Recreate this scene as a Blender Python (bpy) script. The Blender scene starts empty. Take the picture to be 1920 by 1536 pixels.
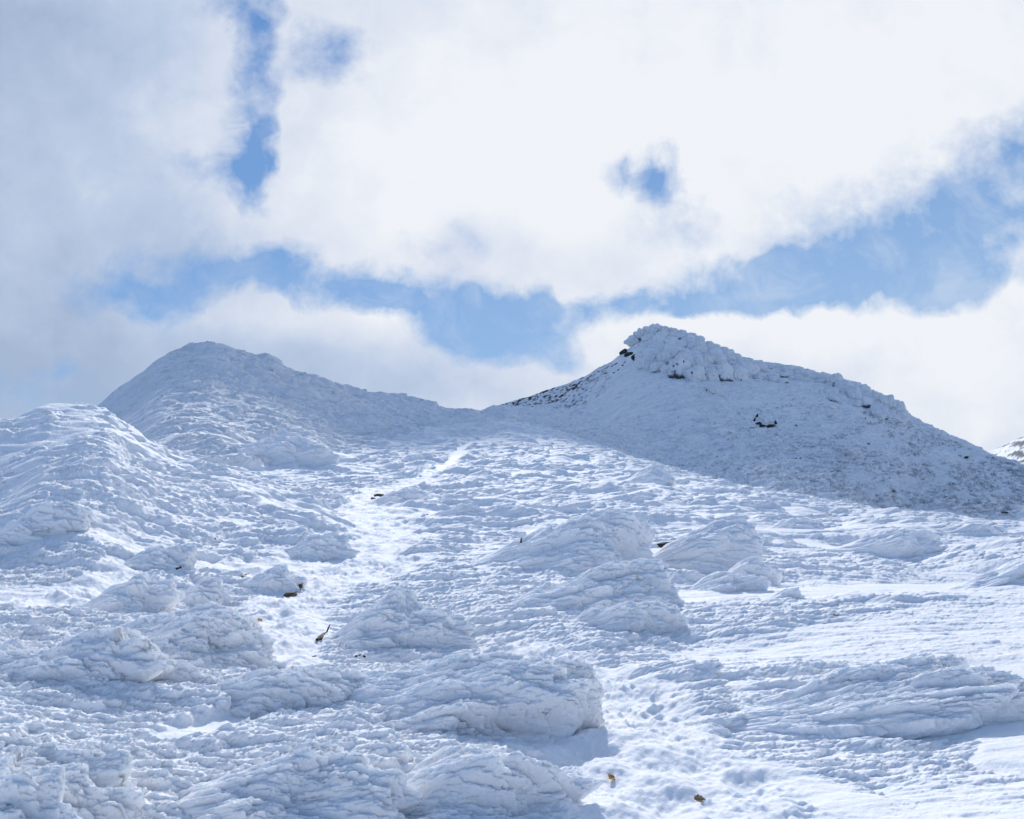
import bpy, math, time, random
import numpy as np
from concurrent.futures import ThreadPoolExecutor
T0 = time.time()
Q = 1.0                      # mesh density (1 = full)
F32 = np.float32
C = bpy.context.scene.collection
POOL = ThreadPoolExecutor(4)

# ------------------------------------------------------------------ camera model
FPX, W0, H0 = 1500.0, 1920.0, 1536.0
PITCH = math.atan(82.0 / FPX)
CP, SP = math.cos(PITCH), math.sin(PITCH)
def ray(u, v):
    dx = (np.asarray(u, float) - 960) / FPX; dz = (768 - np.asarray(v, float)) / FPX
    return dx, CP - dz * SP, SP + dz * CP
def th_el(u, v):
    x, y, z = ray(u, v)
    return np.arctan2(x, y), z / np.hypot(x, y)

# ------------------------------------------------------------------ noise
def _hash(ix, iy, iz, s):
    h = (ix.astype(np.uint32) * np.uint32(374761393)) ^ (iy.astype(np.uint32) * np.uint32(668265263)) ^ \
        (iz.astype(np.uint32) * np.uint32(2147483647 - 58)) ^ np.uint32((s * 1274126177) & 0xffffffff)
    h = (h ^ (h >> np.uint32(13))) * np.uint32(1274126177)
    h ^= h >> np.uint32(16)
    h = h * np.uint32(2246822519)
    h ^= h >> np.uint32(15)
    return h
def _f(h, k=0):
    return ((h >> np.uint32(k)) & np.uint32(1023)).astype(F32) * F32(1 / 1023.)
def _chunks(fn, *arrs):
    n = arrs[0].shape[0]; step = 60000
    if n <= step: return fn(*arrs)
    outs = list(POOL.map(lambda i: fn(*[a[i:i + step] for a in arrs]), range(0, n, step)))
    if isinstance(outs[0], tuple): return tuple(np.concatenate(k) for k in zip(*outs))
    return np.concatenate(outs)
def _vnoise(x, y, z, s):
    fx, fy, fz = np.floor(x), np.floor(y), np.floor(z)
    ix, iy, iz = fx.astype(np.int32), fy.astype(np.int32), fz.astype(np.int32)
    tx, ty, tz = x - fx, y - fy, z - fz
    tx = tx * tx * (3 - 2 * tx); ty = ty * ty * (3 - 2 * ty); tz = tz * tz * (3 - 2 * tz)
    r = 0
    for a in (0, 1):
        for b in (0, 1):
            for c in (0, 1):
                w = (tx if a else 1 - tx) * (ty if b else 1 - ty) * (tz if c else 1 - tz)
                r = r + w * _f(_hash(ix + a, iy + b, iz + c, s))
    return (r * 2 - 1).astype(F32)
def vnoise(x, y, z, s=0):
    return _chunks(lambda a, b, c: _vnoise(a, b, c, s), x.astype(F32), y.astype(F32), z.astype(F32))
def fbm(x, y, z, s=0, o=4, g=.5):
    r = 0; a = 1.; t = 0
    for k in range(o):
        r = r + a * vnoise(x * 2.03 ** k + 7.1 * k, y * 2.03 ** k - 3.3 * k, z * 2.03 ** k + 1.7 * k, s + k); t += a; a *= g
    return r / t * 1.6
def _worley(x, y, z, s):
    bx, by, bz = np.floor(x - F32(.5)), np.floor(y - F32(.5)), np.floor(z - F32(.5))
    f1 = np.full(x.shape, 9., F32); f2 = f1.copy(); dxm = np.zeros_like(f1); dzm = np.zeros_like(f1); idm = np.zeros_like(f1)
    for a in (0, 1):
        for b in (0, 1):
            for c in (0, 1):
                cx, cy, cz = bx + a, by + b, bz + c
                h = _hash(cx.astype(np.int32), cy.astype(np.int32), cz.astype(np.int32), s)
                dx = x - (cx + F32(.15) + F32(.7) * _f(h)); dy = y - (cy + F32(.15) + F32(.7) * _f(h, 10)); dz = z - (cz + F32(.15) + F32(.7) * _f(h, 20))
                d = dx * dx + dy * dy + dz * dz
                m = d < f1
                f2 = np.where(m, f1, np.minimum(f2, d)); f1 = np.where(m, d, f1)
                dxm = np.where(m, dx, dxm); dzm = np.where(m, dz, dzm); idm = np.where(m, _f(h, 5), idm)
    return np.sqrt(f1), np.sqrt(f2), dxm, dzm, idm
def worley(x, y, z, s=0):
    return _chunks(lambda a, b, c: _worley(a, b, c, s), x.astype(F32), y.astype(F32), z.astype(F32))
def sstep(a, b, x):
    t = np.clip((x - a) / (b - a), 0, 1); return t * t * (3 - 2 * t)

# rime feather octaves: (length, width, amplitude)
OCT = [(7.5, 3.6, .85), (3.1, 1.35, .42), (1.35, .50, .205), (.66, .18, .092), (.31, .078, .048), (.13, .035, .023)]
WIND = np.array([.70, -.38, .62], F32)
def _feather(x, y, s):
    """overlapping drop-shaped lumps: thin to the left, swelling and breaking off steeply to the right"""
    bx, by = np.floor(x), np.floor(y); out = np.zeros_like(x)
    f1 = np.full_like(x, 9.); f2 = f1.copy(); dxm = out.copy(); idm = out.copy()
    for a in (-1, 0, 1):
        for b in (-1, 0, 1):
            cx, cy = bx + a, by + b
            h = _hash(cx.astype(np.int32), cy.astype(np.int32), np.zeros_like(cx, np.int32) + 7, s)
            dx = x - (cx + F32(.15) + F32(.7) * _f(h)); dy = y - (cy + F32(.15) + F32(.7) * _f(h, 10)); am = _f(h, 20)
            an = (_f(h, 5) - F32(.5)) * F32(.7); dx, dy = dx + an * dy, dy - an * dx * F32(.6)
            dd = dx * dx * F32(.8) + dy * dy; mm = dd < f1
            f2 = np.where(mm, f1, np.minimum(f2, dd)); f1 = np.where(mm, dd, f1); dxm = np.where(mm, dx, dxm); idm = np.where(mm, am, idm)
            u = dx / F32(.98)
            w = F32(.34) + F32(.42) * np.clip(u + 1, 0, 1)          # wider to the right
            q = 1 - (dy / w) ** 2
            p = np.where(u < F32(.45), np.clip((u + 1) / F32(1.45), 0, 1) ** F32(.9), np.clip(1 - ((u - F32(.45)) / F32(.5)) ** 3, 0, 1))
            v = np.sqrt(np.clip(q, 0, 1)) * p * (F32(.42) + F32(.58) * am)
            np.maximum(out, v, out=out)
    f1, f2 = np.sqrt(f1), np.sqrt(f2); e = np.clip((f2 - f1) / F32(.3), 0, 1); e = e * e * (3 - 2 * e)
    cell = (F32(.95) - np.minimum(f1, F32(1.1)) ** 2 + F32(.5) * np.clip(dxm, -.6, .6) * e + (idm - F32(.5)) * F32(.4) * e) * (F32(.45) + F32(.55) * e)
    return out * F32(1.0) + cell * F32(.8)
def feather(x, y, s=0):
    return _chunks(lambda a, b: _feather(a, b, s), x.astype(F32), y.astype(F32))
def rime(x, y, z, amps, seed=0, rot=-.17, nrm=None, fuzz=None, bias=None):
    """wind-packed rime: stacked feathers that lean out towards the wind (+x)"""
    X = x.astype(F32).copy(); Y = y.astype(F32).copy(); Z = z.astype(F32).copy(); tot = np.zeros_like(X)
    for k, (lx, ly, am) in enumerate(OCT):
        A = amps[k]
        if A is None: continue
        m = np.where(A > 1e-3)[0]
        if m.size == 0: continue
        px, py, pz = X[m], Y[m], Z[m]
        px = px - pz * F32(.65); t = py + pz * F32(.9)                                   # runs down the faces that look this way
        w1 = vnoise(px / (lx * .9), t / (ly * 1.6), pz * 0, seed + 31 + k); w2 = vnoise(px / (lx * .8) + 9, t / (ly * 1.3), pz * 0 + 5, seed + 47 + k)
        w3 = vnoise(px / (lx * .23), t / (ly * .5), pz * 0 + 3, seed + 67 + k)
        r_ = rot + .25 * w1
        rx = (px + t * rot * -1.) / lx + .45 * w1 + .10 * w3; ry = (t - px * rot) / ly + .55 * w2 + .16 * w3
        h = feather(rx, ry, seed + 101 * k)
        h = h + .10 * w3 - .85
        d = (h * am * A[m]).astype(F32)
        if nrm is None: X[m] += WIND[0] * d; Y[m] += WIND[1] * d; Z[m] += WIND[2] * d
        else: X[m] += (WIND[0] * .7 + .4 * nrm[m, 0]) * d; Y[m] += (WIND[1] * .5 + .55 * nrm[m, 1]) * d; Z[m] += (WIND[2] * .5 + .5 * nrm[m, 2]) * d
        tot[m] += d
    if fuzz is not None:      # needle-fine frost on every feather
        m = np.where(fuzz > .02)[0]
        if m.size:
            fz = fbm(X[m] / .055, (Y[m] + Z[m]) / .024, Z[m] / .04, seed + 900, 3, .7) * F32(.019) * fuzz[m].astype(F32)
            X[m] += .6 * fz; Y[m] -= .45 * fz; Z[m] += .7 * fz
    return X, Y, Z, tot

# ------------------------------------------------------------------ base terrain (polar about the standpoint, r = ground distance)
RS = np.array([2, 4, 6, 9, 14, 20, 30, 45, 70, 100, 150, 250, 420, 1500.])
UC = np.array([-900, -200, 300, 700, 900, 1050, 1200, 1500, 1920, 2800.])
EYE = 2.5
def flat(r, h=EYE): return 850 + FPX * h / r
VT = np.array([
    # 2          4          6        9        14       20    30   45   70   100  150  250  420 1500
    [flat(2), flat(4), flat(6), flat(9), flat(14), 1030, 960, 915, 880, 862, 860, 880, 900, 870],
    [flat(2), flat(4), flat(6), flat(9), flat(14), 1025, 960, 915, 875, 850, 850, 870, 890, 870],
    [flat(2), flat(4), flat(6), flat(9), flat(14), 1025, 965, 920, 872, 840, 810, 840, 880, 870],
    [flat(2), flat(4), flat(6), flat(9), 1115, 1035, 970, 918, 868, 826, 785, 830, 880, 870],
    [flat(2), flat(4), flat(6), 1265, 1110, 1030, 970, 915, 862, 820, 768, 820, 880, 870],
    [flat(2), flat(4), flat(6), 1262, 1105, 1025, 965, 912, 860, 818, 795, 830, 880, 870],
    [flat(2), flat(4), flat(6), 1262, 1105, 1025, 965, 915, 876, 862, 880, 900, 900, 870],
    [flat(2), flat(4), flat(6), flat(9), 1118, 1040, 985, 950, 938, 960, 1000, 980, 920, 870],
    [flat(2), flat(4), flat(6), flat(9), 1122, 1055, 1012, 995, 1010, 1050, 1050, 1000, 930, 870],
    [flat(2), flat(4), flat(6), flat(9), 1122, 1065, 1030, 1020, 1040, 1070, 1050, 1000, 930, 870]])
def blur(a, s, ax):
    k = np.exp(-.5 * (np.arange(-3 * s, 3 * s + 1) / s) ** 2); k /= k.sum()
    pad = [(0, 0), (0, 0)]; pad[ax] = (3 * s, 3 * s)
    return np.apply_along_axis(lambda q: np.convolve(q, k, 'valid'), ax, np.pad(a, pad, mode='edge'))
TG = np.linspace(-.75, .85, 320); LG = np.linspace(math.log(2), math.log(1500), 400)
_E = np.array([[th_el(u, v)[1] for v in row] for u, row in zip(UC, VT)])
_th = np.array([th_el(u, 850)[0] for u in UC])
_e1 = np.array([np.interp(LG, np.log(RS), row) for row in _E])
_z1 = _e1 * np.exp(LG)[None]
_eg = np.array([np.interp(TG, _th, _e1[:, j]) for j in range(len(LG))]).T
_eg = blur(blur(_eg, 9, 0), 10, 1)
def bilin(g, th, lr):
    a = np.clip((th - TG[0]) / (TG[1] - TG[0]), 0, len(TG) - 1.001); b = np.clip((lr - LG[0]) / (LG[1] - LG[0]), 0, len(LG) - 1.001)
    i, j = a.astype(int), b.astype(int); fa, fb = a - i, b - j
    return (g[i, j] * (1 - fa) + g[i + 1, j] * fa) * (1 - fb) + (g[i, j + 1] * (1 - fa) + g[i + 1, j + 1] * fa) * fb
def poly(pts):
    p = np.array(pts, float); t, e = th_el(p[:, 0], p[:, 1]); return t, e
def smax(a, b, k):
    h = np.clip(.5 + .5 * (b - a) / k, 0, 1); return a * (1 - h) + b * h + k * h * (1 - h)
SIL_NEAR = [(-700, 900), (-350, 860), (-120, 830), (0, 806), (40, 788), (70, 773), (95, 768), (112, 768), (135, 760), (165, 759), (195, 766), (225, 782), (260, 806), (300, 828), (340, 845), (400, 866), (450, 880), (500, 902), (560, 928), (600, 950), (640, 985), (680, 1050), (740, 1150), (900, 1400)]
SIL_LEFT = [(-600, 980), (-200, 930), (0, 870), (100, 812), (150, 775), (175, 768), (200, 745), (240, 717), (270, 697), (300, 678), (340, 665), (390, 657), (430, 665), (470, 672), (505, 676), (550, 695), (600, 708), (650, 728), (700, 742), (760, 753), (800, 765), (850, 772), (880, 763), (905, 772), (940, 790), (1000, 840), (1100, 930)]
SIL_MID = [(780, 850), (850, 790), (905, 765), (935, 757), (970, 757), (1010, 764), (1060, 776), (1110, 790), (1200, 812), (1350, 868), (1500, 935), (1650, 1000)]
SIL_RIGHT = [(700, 850), (800, 810), (905, 768), (950, 752), (1000, 741), (1060, 724), (1100, 707), (1140, 686), (1168, 664), (1200, 645), (1240, 632), (1290, 638), (1340, 655), (1400, 675), (1450, 682), (1520, 697), (1590, 717), (1640, 737), (1680, 757), (1705, 780), (1750, 800), (1800, 820), (1850, 843), (1900, 865), (2000, 905), (2200, 960), (2700, 1040)]
SIL_FAR = [(1500, 900), (1700, 880), (1800, 860), (1850, 845), (1870, 842), (1895, 829), (1920, 818), (1990, 790), (2100, 770), (2300, 800), (2700, 850)]
HG = np.linspace(-1.0, 1.0, 1600); _HT = {}
def gblur(a, s):
    k = np.exp(-.5 * (np.arange(-3 * s, 3 * s + 1) / s) ** 2); k /= k.sum(); return np.convolve(np.pad(a, 3 * s, mode='edge'), k, 'valid')
def hill(th, r, sil, rs_pts, w_pts, zfoot_el, back, powr=1.0):
    t, e = poly(sil)
    key = id(sil)
    if key not in _HT:          # skyline and plan of the hill, smoothed along the bearing
        g = HG
        a = gblur(np.interp(g, t, e), 5)
        b = gblur(np.interp(g, poly([(u, 850) for u, _r in rs_pts])[0], [q for _u, q in rs_pts]), 60)
        c = gblur(np.interp(g, poly([(u, 850) for u, _r in w_pts])[0], [q for _u, q in w_pts]), 60)
        _HT[key] = (a, b, c)
    a, b, c = _HT[key]
    es = np.interp(th, HG, a); rs = np.interp(th, HG, b); wf = np.interp(th, HG, c)
    zc = es * rs
    s = (rs - r) / wf
    foot = zfoot_el
    drop = .18 * wf + np.logaddexp(0, (zc - foot - .18 * wf) / (.05 * wf)) * .05 * wf
    front = zc - drop * np.clip(s, 0, None) ** powr - np.clip(s - 1, 0, None) * .5 * wf
    rear = zc - back * np.clip(r - rs, 0, None) ** 1.5 / np.sqrt(rs * .25 + 1)
    return np.where(r < rs, front, np.where(r > rs, rear, zc)), rs, zc
def base_height(x, y):
    th = np.arctan2(x, y); r = np.maximum(np.hypot(x, y), .5); lr = np.log(r)
    z = bilin(_eg, th, np.log(np.clip(r, 2, 1500))) * r
    z = np.where(r < 4, -EYE + (z + EYE) * sstep(2.5, 4, r), z)
    def sh(z0, h, k, kk=1.0): return smax(z0, h, k)
    reg = np.zeros(th.shape, np.int8)
    def add(z, reg, h, k, idn, bias=0.):
        reg = np.where(h > z + bias, idn, reg).astype(np.int8)
        return smax(z, h, k), reg
    # near left hill
    h, rs, zc = hill(th, r, SIL_NEAR, [(-700, 30), (150, 34), (640, 27), (900, 20)], [(-700, 20), (0, 21), (150, 22), (400, 17), (600, 9), (900, 6)], -2.6, .22, 1.12)
    z, reg = add(z, reg, h, .5, 1, -.1)
    h, rs, zc = hill(th, r, SIL_LEFT, [(-600, 110), (175, 125), (500, 135), (905, 150), (1100, 150)], [(-600, 60), (175, 70), (500, 75), (800, 60), (905, 42), (1100, 40)], 0.5, .5, 1.0)
    z, reg = add(z, reg, h, 2.5, 2, -.8)
    h, rs, zc = hill(th, r, SIL_MID, [(780, 160), (950, 175), (1200, 165), (1500, 150), (1700, 140)], [(780, 40), (950, 60), (1200, 60), (1650, 60)], -6., .2, 1.0)
    z, reg = add(z, reg, h, 2., 3, -.5)
    h, rs, zc = hill(th, r, SIL_RIGHT, [(700, 230), (1000, 245), (1230, 262), (1500, 255), (1900, 225), (2700, 200)], [(700, 90), (1000, 100), (1230, 130), (1500, 150), (1900, 135), (2700, 120)], -7., .55, .92)
    z, reg = add(z, reg, h, 2.5, 4, -.8)
    h, rs, zc = hill(th, r, SIL_FAR, [(1500, 900), (2700, 900)], [(1500, 400), (2700, 400)], -60., .5, 1.1)
    z, reg = add(z, reg, h, 5., 5)
    return z, reg

def ground_hit(u, v, rmin=3.0):
    """where the sight line of a spot meets the terrain"""
    dx, dy, dz = ray(u, v); n = math.hypot(dx, dy); dx /= n; dy /= n; dz /= n
    r = rmin * np.exp(np.linspace(0, math.log(600 / rmin), 5000))
    z, _ = base_height(dx * r, dy * r)
    i = np.argmax(z > dz * r)
    if not (z > dz * r).any(): i = len(r) - 1
    return float(dx * r[i]), float(dy * r[i]), float(z[i])

# ------------------------------------------------------------------ smooth / trampled areas, as ground polylines with widths
def track(pts):
    return [(ground_hit(u, v)[:2], w * math.hypot(*ground_hit(u, v)[:2]) / FPX) for u, v, w in pts]
SMOOTH = [  # (kind, [(u, v, half width px)])
    ('path', [(1330, 1620, 260), (1260, 1480, 210), (1190, 1370, 110), (1130, 1290, 70), (1060, 1245, 45), (960, 1215, 30)]),
    ('path', [(560, 1250, 50), (545, 1190, 60), (560, 1130, 75), (650, 1070, 95), (730, 1005, 95), (690, 965, 60), (690, 930, 55), (780, 900, 26), (845, 868, 14), (868, 838, 13), (925, 823, 24)]),
    ('path', [(40, 1130, 50), (150, 1110, 50), (240, 1065, 30), (420, 1060, 20), (560, 1090, 50)]),
    ('drift', [(1240, 1130, 60), (1420, 1125, 70), (1620, 1110, 70), (1800, 1095, 60), (2000, 1080, 50)]),
    ('drift', [(1180, 1470, 40), (1400, 1440, 60), (1600, 1500, 60)]),
    ('drift', [(1890, 1260, 60), (1880, 1340, 50), (1900, 1400, 40)]),
    ('drift', [(330, 1395, 35), (430, 1370, 40), (540, 1330, 20)]),
    ('drift', [(1500, 1010, 20), (1650, 1030, 26), (1800, 1020, 14)]),
]
SMOOTH = [(k, track(p)) for k, p in SMOOTH]
def smooth_masks(x, y):
    wob = fbm(x / 1.1, y / 1.1, x * 0, 5, 4) * .6
    out = {}
    for kind in ('path', 'drift'):
        best = np.full(x.shape, 9., F32)
        for k, tr in SMOOTH:
            if k != kind: continue
            for ((ax, ay), wa), ((bx, by), wb) in zip(tr[:-1], tr[1:]):
                dx, dy = bx - ax, by - ay; L = dx * dx + dy * dy + 1e-9
                t = np.clip(((x - ax) * dx + (y - ay) * dy) / L, 0, 1)
                d = np.hypot(x - ax - t * dx, (y - ay - t * dy)) / (wa + (wb - wa) * t)
                best = np.minimum(best, d)
        out[kind] = 1 - sstep(.55, 1.45, best + wob)
    return out

# ------------------------------------------------------------------ materials
def new_mat(name):
    m = bpy.data.materials.new(name); m.use_nodes = True; nt = m.node_tree; b = nt.nodes['Principled BSDF']; return m, nt, b
def snow_material(name, col=(.885, .887, .895), bump=1.0, fine=90.0, dark=False, bare=((.010, .011, .016), (.045, .043, .045))):
    m, nt, b = new_mat(name); N, L = nt.nodes, nt.links
    tc = N.new('ShaderNodeNewGeometry')
    n1 = N.new('ShaderNodeTexNoise'); n1.inputs['Scale'].default_value = fine; n1.inputs['Detail'].default_value = 3; L.new(tc.outputs['Position'], n1.inputs['Vector'])
    n2 = N.new('ShaderNodeTexNoise'); n2.inputs['Scale'].default_value = fine * .22; n2.inputs['Detail'].default_value = 4; L.new(tc.outputs['Position'], n2.inputs['Vector'])
    b1 = N.new('ShaderNodeBump'); b1.inputs['Strength'].default_value = .5; b1.inputs['Distance'].default_value = .010 * bump; L.new(n1.outputs['Fac'], b1.inputs['Height'])
    b2 = N.new('ShaderNodeBump'); b2.inputs['Strength'].default_value = .6; b2.inputs['Distance'].default_value = .025 * bump; L.new(n2.outputs['Fac'], b2.inputs['Height']); L.new(b1.outputs['Normal'], b2.inputs['Normal'])
    if dark:
        n3 = N.new('ShaderNodeTexNoise'); n3.inputs['Scale'].default_value = 1.1; n3.inputs['Detail'].default_value = 6; n3.inputs['Roughness'].default_value = .6; L.new(tc.outputs['Position'], n3.inputs['Vector'])
        b3 = N.new('ShaderNodeBump'); b3.inputs['Strength'].default_value = .75; b3.inputs['Distance'].default_value = .55; L.new(n3.outputs['Fac'], b3.inputs['Height']); L.new(b2.outputs['Normal'], b3.inputs['Normal']); b2 = b3
    L.new(b2.outputs['Normal'], b.inputs['Normal'])
    b.inputs['Base Color'].default_value = (*col, 1); b.inputs['Roughness'].default_value = .65; b.inputs['Specular IOR Level'].default_value = .25
    if not dark: b.inputs['Subsurface Weight'].default_value = .7; b.inputs['Subsurface Radius'].default_value = (.7, .85, 1.); b.inputs['Subsurface Scale'].default_value = .03
    if dark:
        at = N.new('ShaderNodeAttribute'); at.attribute_name = 'bare'
        rk = N.new('ShaderNodeTexNoise'); rk.inputs['Scale'].default_value = 1.5; rk.inputs['Detail'].default_value = 6; L.new(tc.outputs['Position'], rk.inputs['Vector'])
        rr = N.new('ShaderNodeValToRGB'); rr.color_ramp.elements[0].color = (*bare[0], 1); rr.color_ramp.elements[1].color = (*bare[1], 1); L.new(rk.outputs['Fac'], rr.inputs['Fac'])
        mx = N.new('ShaderNodeMix'); mx.data_type = 'RGBA'; mx.inputs['A'].default_value = (*col, 1); L.new(at.outputs['Fac'], mx.inputs['Factor']); L.new(rr.outputs['Color'], mx.inputs['B'])
        L.new(mx.outputs['Result'], b.inputs['Base Color'])
    return m
M_SNOW = snow_material('snow_surface')
M_FAR = snow_material('far_snow_surface', bump=4, fine=12, dark=True, bare=((.012, .03, .06), (.03, .06, .11)))  # blue of distance haze put into the far hill's dark colours
M_HILL = snow_material('snow_hill_surface', bump=4, fine=12, dark=True)

# ------------------------------------------------------------------ mesh helper
def grid_faces(nu, nv, wrap=False):
    a = np.arange(nu * nv, dtype=np.int32).reshape(nv, nu)
    if wrap:
        b = np.roll(a, -1, 1); f = np.stack([a[:-1], b[:-1], b[1:], a[1:]], -1).reshape(-1, 4)
    else: f = np.stack([a[:-1, :-1], a[:-1, 1:], a[1:, 1:], a[1:, :-1]], -1).reshape(-1, 4)
    return f
def build(name, co, faces, mat, parent=None, smooth=True, attrs=None):
    me = bpy.data.meshes.new(name)
    n = len(co); faces = np.ascontiguousarray(faces, np.int32); k = faces.shape[1]
    me.vertices.add(n); me.vertices.foreach_set('co', np.ascontiguousarray(co, F32).ravel())
    me.loops.add(faces.size); me.loops.foreach_set('vertex_index', faces.ravel())
    me.polygons.add(len(faces)); me.polygons.foreach_set('loop_start', np.arange(0, faces.size, k, dtype=np.int32))
    me.polygons.foreach_set('loop_total', np.full(len(faces), k, np.int32))
    me.update(calc_edges=True)
    me.polygons.foreach_set('use_smooth', np.full(len(faces), bool(smooth)))
    for an, av in (attrs or {}).items():
        at = me.attributes.new(an, 'FLOAT', 'POINT'); at.data.foreach_set('value', np.ascontiguousarray(av, F32))
    me.materials.append(mat)
    o = bpy.data.objects.new(name, me); C.objects.link(o)
    if parent: o.parent = parent
    return o
def subset(co, faces, attrs=None):
    used, inv = np.unique(faces, return_inverse=True)
    return co[used], inv.reshape(faces.shape), {k: v[used] for k, v in (attrs or {}).items()}
def tag(o, label=None, cat=None, group=None, kind=None):
    if label: o['label'] = label
    if cat: o['category'] = cat
    if group: o['group'] = group
    if kind: o['kind'] = kind
    return o

def octave_amps(r, scale=1.0):
    """features finer than a couple of pixels at distance r are left out"""
    px = r / 800.
    return [np.clip(ly / px / 1.5 - .8, 0, 1) * scale for lx, ly, am in OCT]

# ------------------------------------------------------------------ the terrain sheet
tha = np.arange(-math.radians(41), math.radians(43), .00112 / Q)
coarse = np.linspace(math.radians(43), 2 * math.pi - math.radians(41), 70)[:-1]
ths = np.concatenate([tha, coarse])
rr = [.3]
while rr[-1] < 420:
    r_ = rr[-1]; rr.append(r_ * (1 + (.0026 if r_ > 4.5 else .03) / Q) if r_ < 48 else r_ * (1 + .0022 / Q))
rr = np.array(rr + list(np.exp(np.linspace(math.log(rr[-1] * 1.01), math.log(2500), 260))))
TH, R = np.meshgrid(ths, rr)
x = (np.sin(TH) * R).ravel(); y = (np.cos(TH) * R).ravel(); r = R.ravel()
print('terrain verts', x.size)
z, reg = base_height(x, y)
back = (np.abs(TH.ravel()) > math.radians(50)) & (np.abs(TH.ravel() - 2 * math.pi) > math.radians(50))
sm = smooth_masks(x, y)
calm = np.maximum(sm['path'], sm['drift'])
# gentle swells everywhere
und = fbm(x / 4.5, y / 3.2, x * 0, 3, 3)
z = z + und * .16 * np.clip(r / 8, .2, 2.5) * (1 - .6 * calm) * (r > 2)
und2 = fbm(x / 22, y / 16, x * 0, 13, 3); z += und2 * np.clip((r - 45) / 60, 0, 1) * 1.0 * (reg != 0)
A = 1 - np.maximum(.90 * sm['path'], .93 * sm['drift'])
patch = sstep(-.5, .2, fbm(x / 3.5 + 50, y / 1.6, x * 0, 77, 3) + .25 - .5 * (x > 2) * (r < 30))
A = A * (.35 + .65 * patch)
hb = sstep(50, 110, r)
amps = octave_amps(r)
rh = (reg == 4)
amps[0] = amps[0] * np.select([reg == 1, reg == 2, rh, reg == 3], [.55, 1.0, .30, .35], .45) * sstep(14, 40, r) * (1 - calm * .8)
for k in range(1, 6): amps[k] = amps[k] * A
nearf = sstep(34, 16, r)
for k, g_ in ((1, .45), (2, .62), (3, .85), (4, 1.2), (5, 1.35)): amps[k] = amps[k] * (1 + (g_ - 1) * nearf)
amps[1] = amps[1] * np.where(rh, 1.35, np.where(reg == 3, .7, 1))
amps[2] = amps[2] * np.where(rh | (reg == 3), 2.3, 1.)
amps = [np.where(r < 1500, a, 0) for a in amps]
amps = [np.where(back, 0, a) for a in amps]
X, Y, Z, tot = rime(x, y, z, amps, 5, fuzz=np.where(back, 0, sstep(30, 8, r) * A))
# trampled granules on the path
g = sm['path'] * (r < 60) * (~back)
m = np.where(g > .02)[0]
wx = fbm(X[m] / .12, Y[m] / .12, X[m] * 0, 905, 2) * .5; wy = fbm(X[m] / .12 + 9, Y[m] / .12, X[m] * 0, 906, 2) * .5
n2 = fbm(X[m] / .35, Y[m] / .35, X[m] * 0, 901, 4); cl_ = sstep(-.5, .5, fbm(X[m] / .8, Y[m] / .8, X[m] * 0, 907, 2))
dz_ = n2 * .085
for sc_, am_, s_ in ((.17, .055, 1), (.085, .034, 2), (.045, .018, 3)):
    f1, f2, _, _, idv = worley(X[m] / sc_ + wx, Y[m] / sc_ + wy, X[m] * 0, 900 + s_)
    dz_ = dz_ + sstep(.62, .05, f1 / (.45 + idv * .6)) * (idv > .45) * am_ * (.25 + idv) * (.3 + .7 * cl_) * np.clip(sc_ * 800 / r[m] / 1.5 - .5, 0, 1)
Z[m] += (g[m] * dz_).astype(F32)
# wind-drawn streaks on drifts
m = np.where((sm['drift'] > .02) & (r < 80))[0]
Z[m] += (sm['drift'][m] * .012 * fbm(X[m] / .9, Y[m] / .09 + X[m] * .35, X[m] * 0, 950, 3)).astype(F32)
co = np.stack([X, Y, Z], 1)
# bare rock / scrub showing in places on the right-hand hill
bare = np.zeros(len(co), F32)
n = fbm((X + Z) / 1.5, Y / 2.2, (Z - X) / .8, 400, 4)
u_az = 960 + FPX * np.tan(np.clip(TH.ravel(), -1.2, 1.2))
rim = (reg == 4) * sstep(1165, 1080, u_az) * sstep(205, 238, r)
bare = np.maximum(bare, rim * sstep(.22, .5, n + .35 * fbm(X / 9, Y / 12, Z / 1.2, 411, 2)))
scr = (reg == 4) * sstep(1350, 1850, u_az) * sstep(-.1, -.9, tot / .36 * 3)
bare = np.maximum(bare, scr * sstep(.1, .5, fbm(X / 1.3, Y / 1.3, Z / .8, 420, 3) + .1) * .75)
bare = np.maximum(bare, (reg == 5) * sstep(-.05, .12, fbm(X / 7, Y / 22, Z / 5, 430, 4)) * .95)
faces = grid_faces(len(ths), len(rr), wrap=True)
cap = None
freg = reg[faces[:, 0]]
hill_names = {0: ('snow_field_ground', M_SNOW), 1: ('near_hill', M_SNOW), 2: ('domed_hill', M_HILL), 3: ('middle_hill_shoulder', M_HILL), 4: ('rocky_peak_hill', M_HILL), 5: ('far_hill', M_FAR)}
for k, (nm, mt) in hill_names.items():
    fs = faces[freg == k]
    if len(fs) == 0: continue
    c2, f2_, at = subset(co, fs, {'bare': bare})
    o = build(nm, c2, f2_, mt, attrs=at); tag(o, kind='structure')
print('terrain built', time.time() - T0)

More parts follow.
